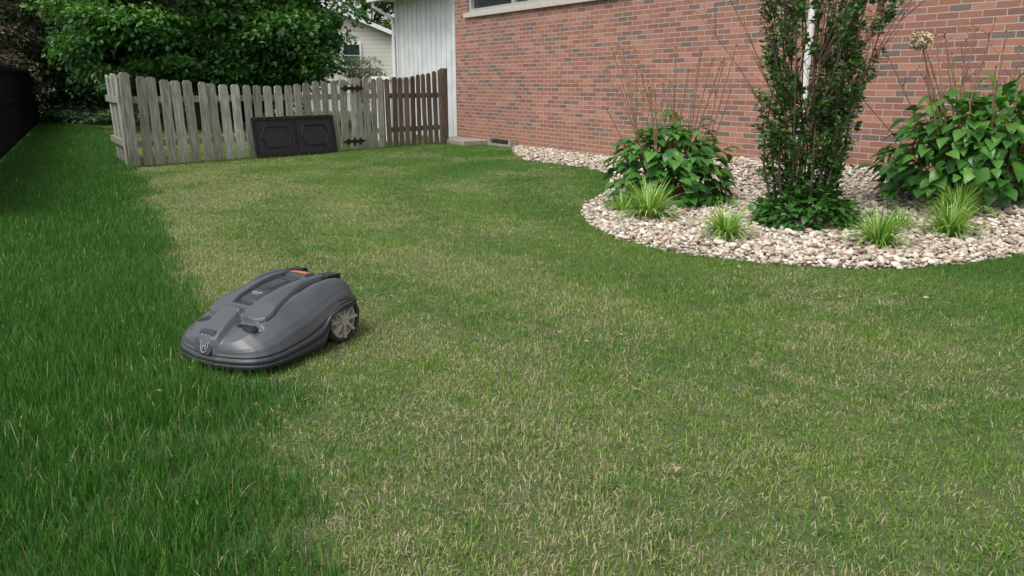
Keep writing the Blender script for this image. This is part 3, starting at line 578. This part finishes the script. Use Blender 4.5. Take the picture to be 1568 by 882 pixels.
for i in range(nx-1):
    for j in range(ny-1):
        fs.append((i*ny+j,(i+1)*ny+j,(i+1)*ny+j+1,i*ny+j+1)); xc=(xs[i]+xs[i+1])/2; yc=(YY[i,j]+YY[i,j+1])/2
        inn=(-.334<xc<.153) and abs(yc)<np.interp(xc,[-.34,-.1,.15],[.098,.085,.060])-.004
        fm.append(1 if inn else 0)
a.v=vs;a.f=fs;a.m=fm
loop=[(i,0) for i in range(nx)]+[(nx-1,j) for j in range(1,ny)]+[(i,ny-1) for i in range(nx-2,-1,-1)]+[(0,j) for j in range(ny-2,0,-1)]
LP=np.array([(XX[i,j],YY[i,j],ZZ[i,j]) for i,j in loop]); nl=len(loop)
tn=np.roll(LP,-7,0)-np.roll(LP,7,0); on=np.stack([tn[:,1],-tn[:,0]],1); on/=np.maximum(np.linalg.norm(on,axis=1,keepdims=True),1e-6)
zl=.036+.129*sstep(-.05,-.115,LP[:,0]); ztop=smooth1(Et,LP[:,0],.04)
rows=[(.0,.005),(.10,.006),(.14,.001),(.17,.001),(.19,.012),(.50,.020),(.53,.014),(.56,.014),(.60,.021),(.85,.018),(1,.008)]
prev=[i*ny+j for i,j in loop]
for ri,(t_,of) in enumerate(rows):
    z_=np.minimum(ztop,LP[:,2]-.004)*(1-t_)+zl*t_
    n0=len(a.v); a.v+=list(zip(LP[:,0]+on[:,0]*of,LP[:,1]+on[:,1]*of,z_)); cur=[n0+k for k in range(nl)]
    for k in range(nl):
        k2=(k+1)%nl; a.f.append((prev[k],cur[k],cur[k2],prev[k2])); a.m.append(0 if ri<2 else (1 if ri in(2,3) else 2))
    prev=cur
sh=a.obj('body_shell',[m_gr,m_bl,m_gd],MW,True)
def ribbon(a,pts,wd_,m=0,off=.0012,n=24):
    pts=np.array(pts,float); dd=np.r_[0,np.cumsum(np.hypot(*np.diff(pts,axis=0).T))]; q=np.linspace(0,dd[-1],n); x=np.interp(q,dd,pts[:,0]);y=np.interp(q,dd,pts[:,1])
    tx_=np.gradient(x);ty_=np.gradient(y); l=np.hypot(tx_,ty_); px_=-ty_/l;py_=tx_/l
    wv=wd_ if hasattr(wd_,'__len__') else [wd_]*2; ww=np.interp(np.linspace(0,1,n),np.linspace(0,1,len(wv)),wv)
    vs=[]
    for k in range(n):
        for s_ in (-1,-.33,.33,1):
            X_=x[k]+px_[k]*ww[k]*s_; Y_=y[k]+py_[k]*ww[k]*s_; vs.append((X_,Y_,float(S(X_,Y_))+off))
    a.add(vs,[(4*k+i,4*k+4+i,4*k+5+i,4*k+1+i) for k in range(n-1) for i in range(3)],m)
a=Acc()
for sg in (1,-1):
    hx=np.linspace(-.34,.212,40); ribbon(a,[(x,sg*(float(hoodW(x))+.006)) for x in hx],.0028,n=90,off=.001)
    ribbon(a,[(.240,sg*.088),(.240,sg*.13),(.239,sg*.17),(.236,sg*.195)],[.004,.009,.009,.002],n=40,off=.002)
a.obj('panel_seams_and_light_slots',[m_bl],MW)
def pad(a,x0,x1,y0,y1,h,m=0,tap=.0,nxp=10,nyp=8,rnd=.012,cr=0):
    vs=[]
    us=np.linspace(0,1,nxp); vs_=np.linspace(0,1,nyp)
    for u in us:
        for v in vs_:
            hw=1-tap*u; x=x0+(x1-x0)*u; yc=(y0+y1)/2; y=yc+(y1-y0)*(v-.5)*hw
            edge=min(u*(x1-x0),(1-u)*(x1-x0),v*(y1-y0),(1-v)*(y1-y0)); bz=float(S(x,0)); z=bz+h*min(1,edge/rnd)**.5-cr*(2*v-1)**2
            vs.append((x,y,z))
    a.add(vs,[(i*nyp+j,(i+1)*nyp+j,(i+1)*nyp+j+1,i*nyp+j+1) for i in range(nxp-1) for j in range(nyp-1)],m)
a=Acc(); pad(a,-.14,.135,-.066,.066,.022,0,.2,nxp=50,nyp=24,rnd=.012,cr=.004); a.obj('display_hatch',[m_gd],MW,True)
a=Acc(); pad(a,-.10,.045,-.052,.052,.0235,0,.1,nxp=20,nyp=16,rnd=.004,cr=.002); a.obj('display_window',[m_bl],MW,True)
a=Acc()
a.box(.062,.069,-.032,.032,float(S(.062,0))+.015,float(S(.062,0))+.0225); a.box(.078,.082,-.022,.022,float(S(.078,0))+.015,float(S(.078,0))+.0222)
a.obj('label',[m_si],MW)
a=Acc(); pad(a,-.255,-.155,-.076,.076,.034,0,nxp=24,nyp=24,rnd=.02,cr=.006); a.obj('stop_button',[m_gd],MW,True)
a=Acc(); pad(a,-.225,-.178,-.06,.06,.0365,0,nxp=16,nyp=16,rnd=.008,cr=.005); a.obj('stop_button_cap',[m_or],MW,True)
a=Acc()
for sg in (1,-1):
    for k in range(6):
        x=-.315+k*.017; a.box(x-.0055,x+.0055,sg*.110-.030,sg*.110+.030,.22,.3085-.001*abs(k-3)**1.5)
    a.box(-.322,-.222,sg*.142-.005,sg*.142+.005,.22,.305); a.box(-.322,-.222,sg*.078-.005,sg*.078+.005,.22,.305)
a.obj('rear_grilles',[m_bl],MW,bevel=.002)
def face(u,v,off=0):
    x=.388-.034*v+off; hw=.042+.008*v; return Vector((x,u*hw,.088+.094*v+off*.3))
fp=[(-.85,0),(.85,0),(1,.15),(1,.85),(.8,1),(-.8,1),(-1,.85),(-1,.15)]
a=Acc(); a.add([face(*p) for p in fp]+[Vector((face(*p).x-.09,face(*p).y*1.3,face(*p).z+.006)) for p in fp],
 [tuple(range(8))]+[(i,i+8,(i+1)%8+8,(i+1)%8) for i in range(8)]); a.obj('emblem_plate',[m_gd],MW,bevel=.003)
a=Acc()
def bar(u0,v0,u1,v1,wd_=.0017):
    p=face(u0,v0,.0015);q=face(u1,v1,.0015); a.tube([p,q],wd_,6)
sh_=[(-.5,.60),(-.5,.3),(-.3,.14),(0,.06),(.3,.14),(.5,.3),(.5,.60),(-.5,.60)]
for p,q in zip(sh_[:-1],sh_[1:]): bar(*p,*q)
bar(-.2,.22,-.2,.5);bar(.2,.22,.2,.5);bar(-.2,.36,.2,.36)
for u in (-.4,0,.4): bar(u,.68,u*1.15,.86,.0022)
bar(-.42,.67,.42,.67,.0014)
a.obj('emblem',[m_si],MW)
a=Acc(); a.box(-.31,.28,-.185,.185,.055,.19); a.obj('chassis',[m_bl],MW,bevel=.03)
for sg,nm in ((1,'rear_wheel_left'),(-1,'rear_wheel_right')):
    a=Acc(); cx_,cz_,Rw=-.215,.115,.115; y0=sg*.208;y1=sg*.262
    prof=[(.060,y0),(.1,y0),(Rw,y0+sg*.01),(Rw,y1-sg*.01),(.102,y1),(.092,y1),(.088,y1-sg*.006)]; n=48; vs=[];fs=[]
    for k in range(n):
        t=2*math.pi*k/n
        for ii,(r_,yy) in enumerate(prof):
            rr=r_*(1.0 if ii not in(2,3) else (1.0 if (k%3) else .93)); vs.append((cx_+rr*math.cos(t),yy,cz_+rr*math.sin(t)))
    q=len(prof)
    for k in range(n):
        for ii in range(q-1): fs.append((k*q+ii,k*q+ii+1,((k+1)%n)*q+ii+1,((k+1)%n)*q+ii))
    a.add(vs,fs,0)
    a.tube([(cx_,y0,cz_),(cx_,y1-sg*.016,cz_)],.089,32,1)
    a.tube([(cx_,y1-sg*.02,cz_),(cx_,y1+sg*.004,cz_)],.026,20,1)
    for k in range(8):
        t=2*math.pi*k/8; M=Matrix.Translation((cx_,y1-sg*.008,cz_))@Matrix.Rotation(-t,4,'Y'); a.box(.02,.088,-.007,.007,-.006,.006,1,M)
    for k in range(8):
        t=2*math.pi*(k+.5)/8; M=Matrix.Translation((cx_,y1-sg*.0145,cz_))@Matrix.Rotation(-t,4,'Y'); a.box(.052,.072,-.0025,.0025,-.009,.009,2,M)
    a.obj(nm,[m_ru,m_hub,m_or2],MW)
for sg in (1,-1):
    a=Acc(); a.tube([(.24,sg*.13-.02,.045),(.24,sg*.13+.02,.045)],.045,20); a.obj('front_caster',[m_ru],MW)
